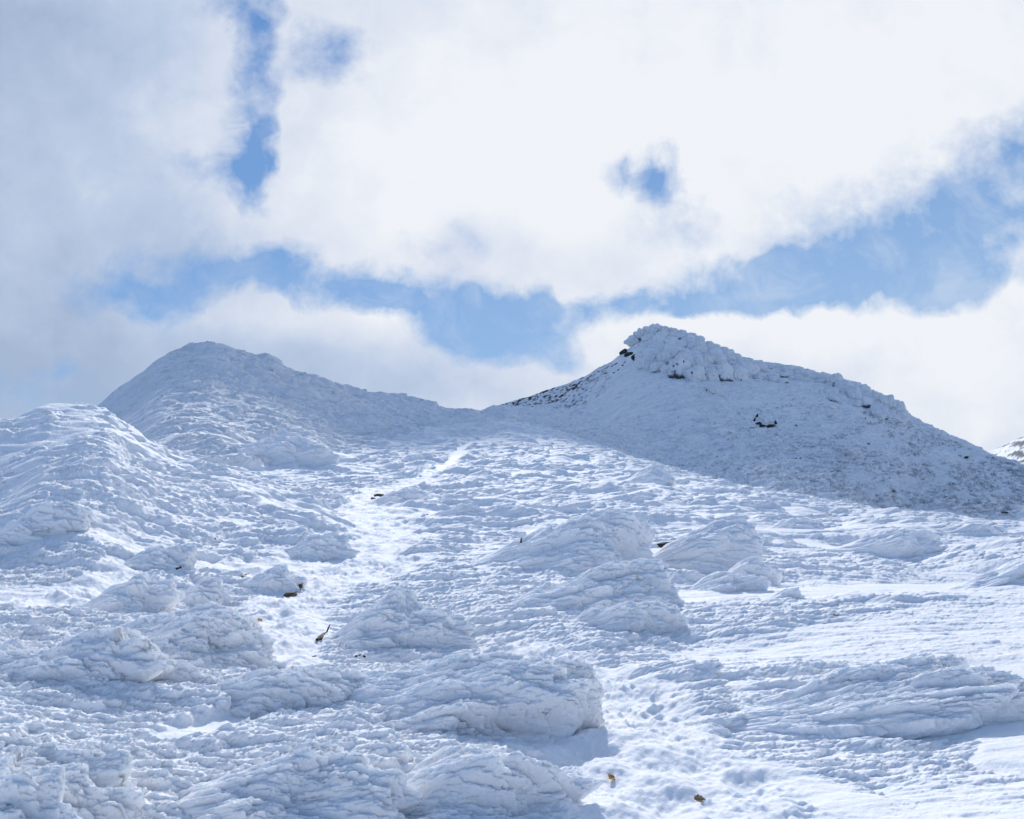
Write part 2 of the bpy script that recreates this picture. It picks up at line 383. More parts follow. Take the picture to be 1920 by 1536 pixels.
# ------------------------------------------------------------------ rime mounds (buried dwarf pines) as things of their own
def polar_patch(nt, npz, phimax, facing=-math.pi / 2):
    th = np.linspace(0, 2 * math.pi, nt, endpoint=False); ph = np.linspace(.004, phimax, npz)
    P_, T_ = np.meshgrid(ph, th, indexing='ij')
    return T_.ravel(), P_.ravel()
def mound(uL, uR, vT, vB, depth=.55, tail=1.6, lean=.35, leany=.22, rot=-.12, rough=1.0, seed=1, sink=.25, label='', peak=.0, boxy=.8, dens=1.0, lee=.15, k1=.6, hs=.84, frx=.12):
    uc = (uL + uR) / 2
    gx, gy, gz = ground_hit(uc, vB); r0 = math.hypot(gx, gy)
    Wm = (uR - uL) / FPX * r0; b = Wm * depth / 2
    dirx, diry = gx / r0, gy / r0
    cxm, cym = gx + dirx * b * .9, gy + diry * b * .9
    rc = math.hypot(cxm, cym); tz = th_el(uc, vT)[1] * (rc + b * .15)
    gz2 = float(base_height(np.array([cxm]), np.array([cym]))[0][0]); h = max((tz - gz2) * hs, .08)
    # right is windward: steep; left is a long drift tail
    aR = Wm / (1 + tail); aL = Wm - aR; ox = cxm - Wm / 2 + aL
    n = max(60, (uR - uL) / 1920 * 1024 * dens * Q * 1.15)
    nt, npz = int(n * 2.6), int(n * .95 * (.7 + h / Wm))
    T_, Ph = polar_patch(nt, npz, math.radians(112))
    sx, sy, cz = np.sin(Ph) * np.cos(T_), np.sin(Ph) * np.sin(T_), np.cos(Ph)
    k = 1 / np.maximum(np.abs(sx) ** 2 + np.abs(sy) ** 2, 1e-6) ** .0
    lx = np.where(sx > 0, sx * aR, sx * aL)
    t = np.clip(-sx, 0, 1); up = np.clip(sx, 0, 1)
    ly = sy * b * (1 - .35 * t ** 1.5)
    q_ = np.clip(1 - sy ** 2 / np.maximum(1 - sx ** 2, 1e-4), 0, 1)
    crest = np.where(sx < .15, np.clip((sx + 1) / 1.15, 0, 1) ** 1.25, np.clip(1 - ((sx - .15) / .85) ** 2.6, 0, 1) ** .6)
    ex = .98 - frx * sstep(-.7, .1, sx) + .1 * (sy > 0)
    zz = h * crest * q_ ** ex
    zz = np.where(cz < 0, cz * 1.5 * min(1., Wm) , zz)
    s_ = seed * 7.3
    lump = fbm(lx / (b * 1.1) + s_, ly / (b * .8) + s_, zz / (h * .8 + .2), seed, 3)
    zz = zz * (1 + .22 * lump * np.clip(cz, 0, 1)); ly = ly * (1 + .16 * lump); fing = fbm(sy * 2.6 + s_, zz / h * 1.6 + s_, sy * 0, seed + 3, 3); lx = lx + aR * .34 * fing * np.clip(sx + .25, 0, 1)
    zp = np.clip(zz, 0, None)
    lx = lx + lean * zp * np.clip(sx + .5, 0, 1); ly = ly - leany * .6 * zp * np.clip(-sy + .4, 0, 1)
    nrm = np.stack([sx * .8, sy, np.clip(cz, -.3, 1)], 1)
    cr, sr = math.cos(rot), math.sin(rot)
    X = ox + lx * cr - ly * sr; Y = cym + lx * sr + ly * cr; gl = base_height(X, Y)[0]; Zb = gl + np.where(cz > 0, zz, zz * 1.2 - .05) + (gz2 - gl) * .3 * np.clip(cz, 0, 1) - .05 * t + .04
    rr_ = np.full(X.shape, rc)
    am = octave_amps(rr_, rough)
    leef = lee + (1 - lee) * sstep(-.85, -.15, sx + .25 * lump)
    am[0] = am[0] * 0; am[1] = am[1] * k1 * leef * min(1, Wm / 3)
    for q in range(2, 6): am[q] = am[q] * leef * (min(1, Wm / 1.1) if q == 2 else 1) * (.95, 1.15, 1.3, 1.4)[q - 2]
    X, Y, Z, tot = rime(X, Y, Zb, am, seed * 3 + 11, nrm=nrm, fuzz=np.full(X.shape, float(sstep(30, 8, rc))) * leef)
    co = np.stack([X, Y, Z], 1); co -= np.array([ox, cym, gz2])
    o = build('rime_mound', co, grid_faces(nt, npz, wrap=True), M_SNOW)
    o.location = (ox, cym, gz2)
    return o
exec_mounds = [
 # uL, uR, vT, vB, kwargs, label
 (380, 1050, 1240, 1388, dict(depth=.5, tail=2.3, lean=.75, leany=.5, rot=-.10, seed=2, boxy=.62, k1=.7, frx=.36, hs=.9), 'largest rime mound, ribbed and overhanging to the right with a blue hollow in its flank'),
 (665, 1015, 1372, 1560, dict(depth=.62, tail=.9, lean=.35, leany=.3, seed=3, boxy=.6), 'blocky ribbed rime mound just in front of the largest overhanging mound'),
 (225, 720, 1400, 1590, dict(depth=.6, tail=1.3, lean=.3, leany=.3, seed=4, boxy=.6), 'broad feathery rime mound at the bottom edge, left of the blocky one'),
 (-160, 190, 1415, 1590, dict(depth=.7, tail=1.0, lean=.3, leany=.3, seed=5, boxy=.6), 'rime mound with a shaded hollow in the bottom left corner'),
 (-120, 68, 1462, 1640, dict(depth=.7, tail=1.0, lean=.4, leany=.3, seed=6, boxy=.6), 'small white rime lump at the very corner, bottom left'),
 (-150, 272, 1196, 1300, dict(depth=.45, tail=1.6, lean=.7, leany=.3, seed=7, boxy=.7), 'rime mound with jagged tip cut by the left edge over a blue shaded hollow'),
 (60, 510, 1158, 1262, dict(depth=.55, tail=1.4, lean=.4, leany=.3, seed=8, boxy=.7), 'wide low rime mound left of the trodden path bend'),
 (270, 640, 1262, 1345, dict(depth=.35, tail=1.6, lean=.3, leany=.2, seed=9, boxy=.8, rot=.1), 'narrow slanting rime bank beside the drift leading to the largest mound'),
 (590, 850, 1112, 1222, dict(depth=.5, tail=.9, lean=.15, leany=.25, seed=10, boxy=.62), 'rounded rime mound with a dark forked twig on its left end'),
 (800, 1215, 960, 1085, dict(depth=.6, tail=1.9, lean=.45, leany=.3, seed=11, boxy=.7, hs=.88), 'tall rime mound with a small dark stake on its smooth left drift'),
 (860, 1250, 1060, 1168, dict(depth=.45, tail=1.5, lean=.4, leany=.3, seed=12, boxy=.7), 'stepped rime mound directly below the one with the stake'),
 (1020, 1255, 1125, 1198, dict(depth=.4, tail=1.1, lean=.4, leany=.3, seed=13, boxy=.75), 'low rime step at the foot of the stepped mound'),
 (1205, 1400, 988, 1062, dict(depth=.6, tail=.8, lean=.4, leany=.2, seed=14, boxy=.7), 'rime mound with a black hole under its left end'),
 (1300, 1860, 1285, 1372, dict(depth=.36, tail=2.0, lean=.8, leany=.5, seed=15, lee=.05, hs=.9), 'long low rime mound with a smooth blue scooped drift on its near side'),
 (150, 312, 1085, 1150, dict(depth=.6, tail=1.0, lean=.4, seed=18), 'arched rime mound beyond the wide low mound at left'),
 (212, 335, 1036, 1076, dict(depth=.6, tail=1.3, lean=.3, seed=19), 'small rime mound with a dark slab at its right end'),
 (430, 560, 1003, 1034, dict(depth=.5, tail=1.8, lean=.3, seed=20), 'thin rime mound with a smooth shaded left side, above the dark twig'),
 (500, 650, 1018, 1052, dict(depth=.5, tail=1.4, lean=.3, seed=21), 'rime mound touching the left edge of the wide path'),
 (-60, 155, 968, 1022, dict(depth=.5, tail=.9, lean=.5, leany=.4, seed=22), 'rime mound at the left edge with a dark blue undercut'),
 (455, 560, 1062, 1100, dict(depth=.5, tail=1.1, lean=.3, seed=23), 'rime mound with a black twig at its upper left end'),
 (330, 410, 1094, 1124, dict(depth=.6, tail=1.0, lean=.3, seed=24), 'little rime lump between the arched mound and the brown stone'),
 (680, 800, 915, 948, dict(depth=.6, tail=.9, lean=.2, seed=25), 'rime mound with a black opening beside the upper path'),
 (800, 905, 944, 982, dict(depth=.6, tail=1.1, lean=.2, seed=26), 'domed rime mound with a smooth left side right of the upper path'),
 (730, 820, 850, 868, dict(depth=.6, tail=.8, lean=.2, seed=27), 'flat loaf of rime in the middle distance left of the upper path'),
 (1170, 1255, 872, 906, dict(depth=.8, tail=.9, lean=.15, seed=28, rough=.7), 'pair-topped smooth rime lump at the foot of the peak'),
 (1310, 1378, 897, 924, dict(depth=.8, tail=.9, lean=.15, seed=29, rough=.7), 'smooth oval rime lump right of the pair-topped lump'),
 (1430, 1530, 968, 998, dict(depth=.5, tail=1.4, lean=.3, seed=30), 'drifted rime mound with a sharp shaded left face'),
 (1560, 1730, 1006, 1034, dict(depth=.5, tail=1.2, lean=.5, seed=31), 'long rime mound with a ragged shaded tip on the right-hand flat'),
 (1395, 1505, 1108, 1150, dict(depth=.5, tail=1.1, lean=.3, seed=32), 'rime clump at the near end of a row beside the smooth drift'),
 (1270, 1400, 1085, 1118, dict(depth=.5, tail=1.1, lean=.3, seed=33), 'rime clump in the row below the mound with the black hole'),
 (1340, 1440, 1058, 1092, dict(depth=.5, tail=1.1, lean=.3, seed=34), 'uppermost rime clump of the row beside the smooth drift'),
 (1780, 1980, 1062, 1110, dict(depth=.4, tail=1.4, lean=.3, seed=35), 'rime mound cut by the right edge behind the smooth drift'),
 (400, 640, 800, 880, dict(depth=.6, tail=.9, lean=.1, leany=.1, seed=37, boxy=1.0, lee=.8, k1=1.2), 'round rime-covered knoll at the foot of the domed hill'),
]
for a in exec_mounds:
    o = mound(*a[:4], **a[4]); tag(o, a[5], 'rime mound', 'rime mounds on the snow field')
print('mounds', time.time() - T0)

# ------------------------------------------------------------------ summit crag: rime-coated boulders
def boulder_mesh(seed, n=44):
    rng = np.random.RandomState(seed)
    th, ph = polar_patch(n * 2, n, math.pi * .999)
    d = np.stack([np.sin(ph) * np.cos(th), np.sin(ph) * np.sin(th), np.cos(ph)], 1)
    k = 1 / (np.abs(d) ** 3.2).sum(1) ** (1 / 3.2); d2 = d * k[:, None]
    d2 *= (1 + .16 * fbm(d[:, 0] * 1.3 + seed, d[:, 1] * 1.3, d[:, 2] * 1.3, seed, 2) + .13 * fbm(d[:, 0] * 3.4, d[:, 1] * 3.4, d[:, 2] * 3.4 + seed, seed + 5, 4, .6) - .10 * sstep(.12, 0, np.abs(fbm(d[:, 0] * 2.1 + 5, d[:, 1] * 2.1, d[:, 2] * 2.1, seed + 15, 2))))[:, None]
    d2[:, 2] *= .5; d2[:, :2] *= .5
    low = sstep(-.3, -.7, d[:, 2] + .35 * fbm(d[:, 0] * 3, d[:, 1] * 3, d[:, 2] * 3 + seed, seed + 9, 3))
    return d2, grid_faces(n * 2, n, wrap=True), low
B_MESH = []
for s_ in range(8):
    c_, f_, lo = boulder_mesh(s_ + 60); o = build('rime_boulder', c_, f_, M_HILL, attrs={'bare': lo * (.9 if s_ in (2, 5) else .0)}); B_MESH.append(o.data); bpy.data.objects.remove(o)
rng = random.Random(4)
crest = [(1165, 655), (1178, 634), (1200, 616), (1228, 607), (1260, 613), (1290, 622), (1330, 640), (1372, 656), (1400, 673), (1470, 688)]
foot = [(1165, 672), (1190, 680), (1240, 694), (1265, 702), (1300, 712), (1390, 714), (1420, 702), (1470, 700)]
def lerp(pl, u): return float(np.interp(u, [p[0] for p in pl], [p[1] for p in pl]))
def put_boulder(u, vb, wp, hp, label, group, dz=0.0, rmax=None, cat='boulder', dp=.8):
    gx, gy, gz = ground_hit(u, vb, 60.)
    r0 = math.hypot(gx, gy)
    lim = np.interp(u, [1100, 1230, 1500, 1900], [250, 262, 255, 225])
    if r0 > lim + 3:
        dx, dy, dz_ = ray(u, vb); n_ = math.hypot(dx, dy); gx, gy, gz = dx / n_ * lim, dy / n_ * lim, dz_ / n_ * lim; r0 = lim
    w_, h_ = wp / FPX * r0, hp / FPX * r0
    o = bpy.data.objects.new('rime_boulder', rng.choice(B_MESH)); C.objects.link(o)
    o.scale = (w_, w_ * dp, h_); o.location = (gx, gy + w_ * .2, gz + h_ * .31 + dz); o.rotation_euler = (rng.uniform(-.35, .35), rng.uniform(-.15, .5), rng.uniform(0, 6.28))
    tag(o, label, cat, group); return o
BL = 'rounded rime-coated boulder packed in the summit crag of the right-hand peak'
u = 1174.
for row, (f0, f1, w0) in enumerate([(.0, .0, 20), (.1, .12, 24), (.22, .25, 26), (.45, .5, 30), (.72, .75, 32), (1., 1., 34)]):
    u = 1176. + row * 7
    while u < 1462 - row * 8:
        a_, b_ = lerp(crest, u), lerp(foot, u); H = b_ - a_
        sc = np.interp(u, [1170, 1230, 1380, 1470], [.65, .95, 1.05, .55]); wp = w0 * sc * rng.uniform(.75, 1.25)
        hp = min(wp * rng.uniform(.6, 1.05), max(H * .75, 12))
        v_ = a_ + hp * .85 + (H - hp * .8) * f1 if H > 20 else a_ + hp * .8
        put_boulder(u, min(v_, b_ + 2), wp, hp, BL, 'boulders of the summit crag'); u += wp * rng.uniform(.62, .85)
BL2 = 'small rime-coated boulder along the crest right of the summit crag'
for u, vb, wp, hp in [(1480, 700, 26, 18), (1500, 702, 22, 14), (1522, 712, 24, 16), (1545, 716, 30, 20), (1570, 728, 30, 28), (1590, 742, 34, 34), (1606, 752, 26, 32), (1560, 745, 24, 22), (1620, 738, 24, 18), (1640, 756, 30, 24), (1660, 764, 32, 26), (1682, 772, 28, 22), (1650, 778, 26, 22), (1624, 764, 24, 20), (1690, 786, 22, 20), (1534, 730, 18, 12), (1674, 790, 24, 14)]:
    put_boulder(u, vb, wp, hp, BL2, 'boulders along the crest')
_r2 = random.Random(21)
for k in range(95):
    u = _r2.uniform(1405, 1705); ve = float(np.interp(u, [1400, 1450, 1520, 1590, 1640, 1680, 1705], [673, 681, 696, 716, 736, 756, 778])); wp = _r2.uniform(8, 19)
    put_boulder(u, ve + 2 + wp * .5 + _r2.random() ** 1.7 * 34, wp, wp * _r2.uniform(.5, .8), 'little rime-crusted block on the bumpy ridge right of the summit crag', 'blocks on the bumpy ridge')
for u, vb, wp, hp, lb in [(1346, 742, 34, 20, 'lone rime-coated boulder just below the summit crag'), (1320, 733, 18, 11, 'small rime-coated boulder beside the lone one below the summit crag'), (1436, 800, 40, 24, 'rime-capped rock with a black jagged lower edge in the middle of the peak slope'),
                          (1493, 848, 24, 14, 'rime-coated rock left of two on the lower peak slope'), (1507, 858, 26, 16, 'rime-coated rock with dark base on the lower peak slope'), (1597, 860, 36, 18, 'wide rime-coated rock with black spots on the lower right peak slope'),
                          (1081, 779, 14, 13, 'little round rime lump alone on the smooth flank of the peak'), (1818, 862, 20, 8, 'flat rime-coated rock near the right shoulder of the peak')]:
    put_boulder(u, vb, wp, hp, lb, None)

# ------------------------------------------------------------------ bare dark stones, twigs and leaves
def flat_mat(name, c1, c2, rough=.7, sc=30):
    m, nt, b = new_mat(name); N, L = nt.nodes, nt.links
    g = N.new('ShaderNodeTexCoord'); n = N.new('ShaderNodeTexNoise'); n.inputs['Scale'].default_value = sc; n.inputs['Detail'].default_value = 5; L.new(g.outputs['Object'], n.inputs['Vector'])
    r = N.new('ShaderNodeValToRGB'); r.color_ramp.elements[0].position = .35; r.color_ramp.elements[1].position = .7; r.color_ramp.elements[0].color = (*c1, 1); r.color_ramp.elements[1].color = (*c2, 1)
    L.new(n.outputs['Fac'], r.inputs['Fac']); L.new(r.outputs[0], b.inputs['Base Color']); b.inputs['Roughness'].default_value = rough; return m
M_ROCK = flat_mat('dark_rock', (.006, .006, .008), (.035, .03, .03), sc=4)
M_BROWN = flat_mat('brown_stone', (.03, .018, .01), (.28, .17, .08), sc=22)
M_TWIG = flat_mat('dark_bark', (.008, .006, .005), (.06, .04, .03), sc=40)
M_LEAF = flat_mat('dry_leaf', (.22, .09, .03), (.60, .32, .10), sc=60)
M_LEAF2 = flat_mat('tan_leaf', (.16, .10, .04), (.55, .38, .19), sc=60)
def rock_mesh(seed, n=14, sharp=.35):
    th, ph = polar_patch(n * 2, n, math.pi * .999)
    d = np.stack([np.sin(ph) * np.cos(th), np.sin(ph) * np.sin(th), np.cos(ph)], 1)
    rg = np.random.RandomState(seed); pl = rg.normal(size=(12, 3)); pl /= np.linalg.norm(pl, axis=1)[:, None]; off = rg.uniform(.55, 1, 12)
    dd = d @ pl.T; k = np.where(dd > .05, off[None] / np.maximum(dd, .05), 9).min(1); k = np.minimum(k, 1.1)
    return d * k[:, None] * .5, grid_faces(n * 2, n, wrap=True)
def local(o_, x_, y_, z_): o_.location = (x_, y_, z_)
surf = None
from mathutils.bvhtree import BVHTree
from mathutils import Vector
_dg = bpy.context.evaluated_depsgraph_get()
bpy.context.view_layer.update()
def hit(u, v):
    """first surface met by the sight line of a spot, so a thing lies on the snow that is really there"""
    d = Vector([float(q) for q in ray(u, v)]).normalized()
    ok, loc, nrm_, idx, ob, mt = bpy.context.scene.ray_cast(bpy.context.evaluated_depsgraph_get(), Vector((0, 0, 0)), d)
    return loc, nrm_, loc.length
def stone(u, v, wp, hp, mat, label, cat='rock', seed=1, name='rock', push=0.0, rz=0., group=None, ry=0.):
    loc, nr, dist = hit(u, v); c_, f_ = rock_mesh(seed); w_, h_ = wp / FPX * dist, hp / FPX * dist
    o = build(name, c_ * np.array([w_, w_ * .6, h_ * (1.4 if dist < 100 else .9)]), f_, mat, smooth=False); o.location = loc + Vector(ray(u, v)).normalized() * (push + (.25 * w_ if dist > 100 else 0)); o.rotation_euler = (0, ry, rz)
    tag(o, label, cat, group); return o
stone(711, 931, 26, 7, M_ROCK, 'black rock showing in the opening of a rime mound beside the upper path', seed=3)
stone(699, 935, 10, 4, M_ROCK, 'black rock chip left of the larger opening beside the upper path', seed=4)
stone(1244, 1023, 26, 11, M_ROCK, 'dark hole under a rime mound, its shade put in as a black rock', seed=5)  # darkness of the cavity put in as a black lump
stone(332, 1067, 17, 6, M_ROCK, 'dark pointed slab of rock lying on snow by a small mound', seed=6, ry=-.35)
stone(545, 1117, 24, 8, M_BROWN, 'brown mottled stone half sunk in the snow beside the path', cat='stone', seed=7, name='stone')
stone(564, 1098, 9, 9, M_BROWN, 'small ochre stone just above the brown mottled one', cat='stone', seed=8, name='stone')
stone(403, 1010, 4, 2.5, M_ROCK, 'tiny black stone on the slope above the dark slab', seed=9)
stone(590, 1231, 10, 3, M_BROWN, 'small brown stone chip at the near end of the path', cat='stone', seed=10, name='stone')
for k, (u, v) in enumerate([(668, 1230), (675, 1229), (683, 1231)]):
    stone(u, v, 6, 3, M_ROCK, 'tiny grey stone in a cluster under the rounded mound with the forked twig', seed=20 + k, name='pebble', cat='pebble', group='pebbles under the mound')
for k, (u, v, w_, h_) in enumerate([(1172, 662, 24, 20), (1180, 667, 20, 16), (1190, 671, 13, 16), (1172, 680, 6, 5), (1168, 686, 8, 5), (1160, 694, 7, 4), (1152, 699, 7, 4)]):
    stone(u, v, w_, h_, M_ROCK, 'black bare rock under the left end of the summit crag', seed=30 + k, group='bare rocks under the summit crag')
for k, (u, v, w_, h_) in enumerate([(1272, 683, 9, 8), (1264, 687, 6, 5), (1281, 678, 6, 7), (1298, 698, 5, 6), (1313, 703, 5, 5), (1324, 704, 7, 5), (1338, 710, 8, 3), (1372, 714, 6, 3), (1388, 713, 9, 4)]):
    stone(u, v, w_, h_, M_ROCK, 'black bare rock in a gap along the foot of the summit crag', seed=40 + k, group='bare rocks along the foot of the summit crag')
for k, (u, v, w_, h_, a_) in enumerate([(1417, 785, 7, 20, .5), (1423, 797, 14, 12, .3), (1433, 801, 18, 10, .1), (1446, 801, 18, 11, 0), (1454, 796, 6, 18, 0)]):
    stone(u, v, w_, h_, M_ROCK, 'black rock edge under the rime-capped rock on the peak slope', seed=60 + k, group='rock edges on the peak slope', ry=a_)
for k, (u, v, w_, h_) in enumerate([(1326, 731, 6, 5), (1337, 738, 4, 8), (1427, 772, 2, 6), (1493, 860, 6, 3), (1500, 860, 4, 4), (1585, 856, 4, 5), (1602, 862, 5, 3), (1668, 897, 6, 3), (1773, 933, 9, 4), (1671, 921, 16, 3), (1815, 858, 12, 5), (1619, 775, 6, 3), (1636, 783, 5, 2), (1660, 786, 8, 3), (1492, 798, 7, 4), (1272, 783, 3, 3), (1628, 833, 6, 4), (1884, 962, 12, 5), (1790, 844, 4, 3)]):
    stone(u, v, w_, h_, M_ROCK, 'small black rock poking through the snow of the peak slope', seed=80 + k, group='small rocks on the peak slope')
_rg = random.Random(9)
for k in range(70):
    t = _rg.random(); u = 955 + t * 200 + _rg.uniform(-8, 8); vs_ = np.interp(u, [905, 1000, 1060, 1100, 1140, 1168], [768, 741, 724, 707, 686, 664]); v = vs_ + _rg.random() ** 1.6 * np.interp(u, [950, 1020, 1100, 1160], [8, 26, 16, 8]) + 1.5
    wv = _rg.uniform(3, 10); stone(u, v, wv, wv * _rg.uniform(.3, .55), M_ROCK, 'dark stone on the windswept left rim of the peak', seed=200 + k % 12, ry=-.5, group='stones on the windswept rim')
def twig(pts, rad, label, name='twig', mat=None):
    bm_pts = []
    loc0, _, d0 = hit(*pts[0][0])
    cos, fcs = [], []
    for chain in pts:
        P3 = []
        for (u, v) in chain:
            dv = Vector(ray(u, v)).normalized(); dd = d0 if name == 'stake' else min(max(hit(u, v)[2], d0 - .5), d0 + .5); P3.append(np.array(dv * (dd - .05)))
        base = len(cos); m_ = 7
        for i, p in enumerate(P3):
            tdir = (P3[min(i + 1, len(P3) - 1)] - P3[max(i - 1, 0)]); tdir /= np.linalg.norm(tdir) + 1e-9
            a_ = np.cross(tdir, [0, 1, .1]); a_ /= np.linalg.norm(a_) + 1e-9; b_ = np.cross(tdir, a_)
            rd = rad / FPX * d0 * (1 - .6 * i / (len(P3) - 1)) * _rg.uniform(.8, 1.2)
            for q in range(m_): an = q / m_ * 6.283; cos.append(p + rd * (math.cos(an) * a_ + math.sin(an) * b_))
        for i in range(len(P3) - 1):
            for q in range(m_): fcs.append((base + i * m_ + q, base + i * m_ + (q + 1) % m_, base + (i + 1) * m_ + (q + 1) % m_, base + (i + 1) * m_ + q))
    cos = np.array(cos); o_ = cos.mean(0); o = build(name, cos - o_, np.array(fcs), mat or M_TWIG); o.location = o_; tag(o, label, name); return o
twig([[(594, 1200), (600, 1194), (607, 1188), (613, 1185), (616, 1177), (619, 1171)], [(607, 1190), (602, 1198), (596, 1201)]], 2.6, 'dark forked twig sticking out of the left end of a rounded rime mound')
twig([[(454, 1082), (460, 1078), (467, 1075)]], 2.2, 'short black twig lying on a rime mound above the brown stones')
twig([[(535, 1119), (546, 1113), (556, 1110)], [(546, 1113), (552, 1112)]], 1.6, 'thin dark twig lying across the brown mottled stone')
twig([[(977, 1018), (977, 1013), (978, 1008)]], 2.0, 'small dark upright stake on a smooth snow drift', name='stake')
twig([[(563, 1106), (562, 1099), (568, 1093)]], 1.4, 'thin bent twig over the small ochre stone')
def leaf(u, v, wp, hp, mat, label, rz=0., rx=.5, curl=.35):
    loc, nr, dist = hit(u, v); n = 12; cos = []
    for i in range(n + 1):
        t = i / n; wv = math.sin(math.pi * t ** .8) ** .8 * .5 * (1 + .12 * math.sin(t * 23))
        for j in range(5):
            s_ = (j - 2) / 2; cos.append((t - .5, s_ * wv * hp / wp * 1.3, .04 * math.sin(t * 5) + curl * .22 * s_ * s_ + .03 * math.sin(t * 19 + j * 2)))
    cos = np.array(cos) * wp / FPX * dist; f_ = grid_faces(5, n + 1)
    bot = cos - np.array([0, 0, .0012]); nv = len(cos); f2 = np.concatenate([f_, f_[:, ::-1] + nv])
    edge = [(k * 5, (k + 1) * 5) for k in range(n)] + [((k + 1) * 5 + 4, k * 5 + 4) for k in range(n)]
    f2 = np.concatenate([f2, np.array([(a_, b_, b_ + nv, a_ + nv) for a_, b_ in edge])])
    o = build('dry_leaf', np.concatenate([cos, bot]), f2, mat); o.location = loc + Vector((0, 0, hp / FPX * dist * .35)); o.rotation_euler = (rx, .1, rz); tag(o, label, 'leaf'); return o
leaf(1146, 1463, 15, 12, M_LEAF, 'curled orange-brown dry leaf on the trampled snow', rz=.9, rx=.55, curl=.7)
leaf(1312, 1504, 19, 11, M_LEAF2, 'mottled tan dry leaf lying on the snow near the bottom edge', rz=-.2, rx=.5, curl=.6)
leaf(487, 1166, 11, 7, M_LEAF, 'small orange dry leaf standing on end beside the path', rz=1.2, rx=.5, curl=.7)
leaf(1566, 1155, 11, 4, M_LEAF2, 'small brown dry leaf on the smooth wind-swept drift', rz=0.1, rx=.2)

# ------------------------------------------------------------------ frosted scrub on the lower right of the peak
M_SCRUB = flat_mat('frosted_twigs', (.42, .43, .46), (.86, .88, .90), sc=.8)
rg = np.random.RandomState(3); NS = 17000
uu = 1230 + rg.random(NS) ** .7 * 790; vv = 740 + rg.random(NS) * 270
dens_ = fbm(uu / 40., vv / 18., uu * 0, 700, 3)
keep = (dens_ > -.15) & (vv > np.interp(uu, [1230, 1500, 1700, 1840, 1920, 2020], [800, 745, 790, 850, 875, 915])) & (rg.random(NS) < np.interp(vv, [900, 975], [1, .3])) & (rg.random(NS) < np.interp(uu, [1230, 1400, 1600, 1800], [.15, .3, .6, .8]))
uu, vv = uu[keep], vv[keep]; pts = []; uk = []
for u, v in zip(uu, vv):
    loc, nr, dist = hit(u, v)
    if dist > 62 and dist < 300: pts.append((loc.x, loc.y, loc.z)); uk.append(u)
pts = np.array(pts); uu_k = np.array(uk); K = 18; n = len(pts); print('scrub', n)
sz = rg.uniform(.28, .8, n) * np.interp(uu_k, [1400, 1800], [.8, 1.15])
az = rg.uniform(0, 6.283, (n, K)); el = rg.uniform(.15, 1.45, (n, K)); ln = rg.uniform(.5, 1., (n, K)) * sz[:, None]
st = pts[:, None] + np.stack([np.cos(az), np.sin(az), az * 0], -1) * (rg.random((n, K)) * .35 * sz[:, None])[..., None] - np.array([0, 0, .1])
dr = np.stack([np.cos(az) * np.cos(el), np.sin(az) * np.cos(el), np.sin(el) * .8], -1); tip = st + dr * ln[..., None]
side = np.stack([-np.sin(az), np.cos(az), rg.uniform(-.5, .5, az.shape)], -1) * (.07 * sz[:, None])[..., None]
mid = (st + tip) / 2
co_s = np.stack([st, mid + side, tip, mid - side], 2).reshape(-1, 3)
f_s = np.arange(len(co_s)).reshape(-1, 4)
o = build('frosted_scrub', co_s, f_s, M_SCRUB, smooth=False); tag(o, 'frosted grey scrub scattered over the lower slope of the right-hand peak', 'scrub', kind='stuff')
print('details', time.time() - T0)

# ------------------------------------------------------------------ unseen clouds added above the view so that their shadow lies on the hills
SUN_EL, SUN_AZ = math.radians(39), math.radians(-4)       # azimuth clockwise from +y
def shade_cloud(cx_, cy_, alt, ax, ay, th_, seed, dens_, rot_=0.):
    T_, Ph = polar_patch(160, 70, math.pi * .999)
    d = np.stack([np.sin(Ph) * np.cos(T_), np.sin(Ph) * np.sin(T_), np.cos(Ph)], 1)
    k = 1 + .28 * fbm(d[:, 0] * 2.2 + seed, d[:, 1] * 2.2, d[:, 2] * 2, seed, 5)
    p = d * k[:, None] * np.array([ax, ay, th_]); p[:, 2] = np.where(p[:, 2] < 0, p[:, 2] * .45, p[:, 2])
    m = bpy.data.materials.new('shade_cloud_vapour'); m.use_nodes = True; n_ = m.node_tree; n_.nodes.remove(n_.nodes['Principled BSDF'])
    v = n_.nodes.new('ShaderNodeVolumePrincipled'); v.inputs['Color'].default_value = (1, 1, 1, 1); v.inputs['Density'].default_value = dens_; v.inputs['Anisotropy'].default_value = .6
    n_.links.new(v.outputs[0], n_.nodes['Material Output'].inputs['Volume'])
    o = build('shade_cloud', p, grid_faces(160, 70, wrap=True), m); o.location = (cx_ + math.sin(SUN_AZ) / math.tan(SUN_EL) * alt, cy_ + alt / math.tan(SUN_EL), alt); o.rotation_euler = (0, 0, rot_)
    tag(o, kind='stuff'); return o
shade_cloud(66, 300, 1100, 172, 155, 45, 3, .0100, .0)
shade_cloud(-85, 158, 1180, 110, 82, 46, 8, .016, .15)
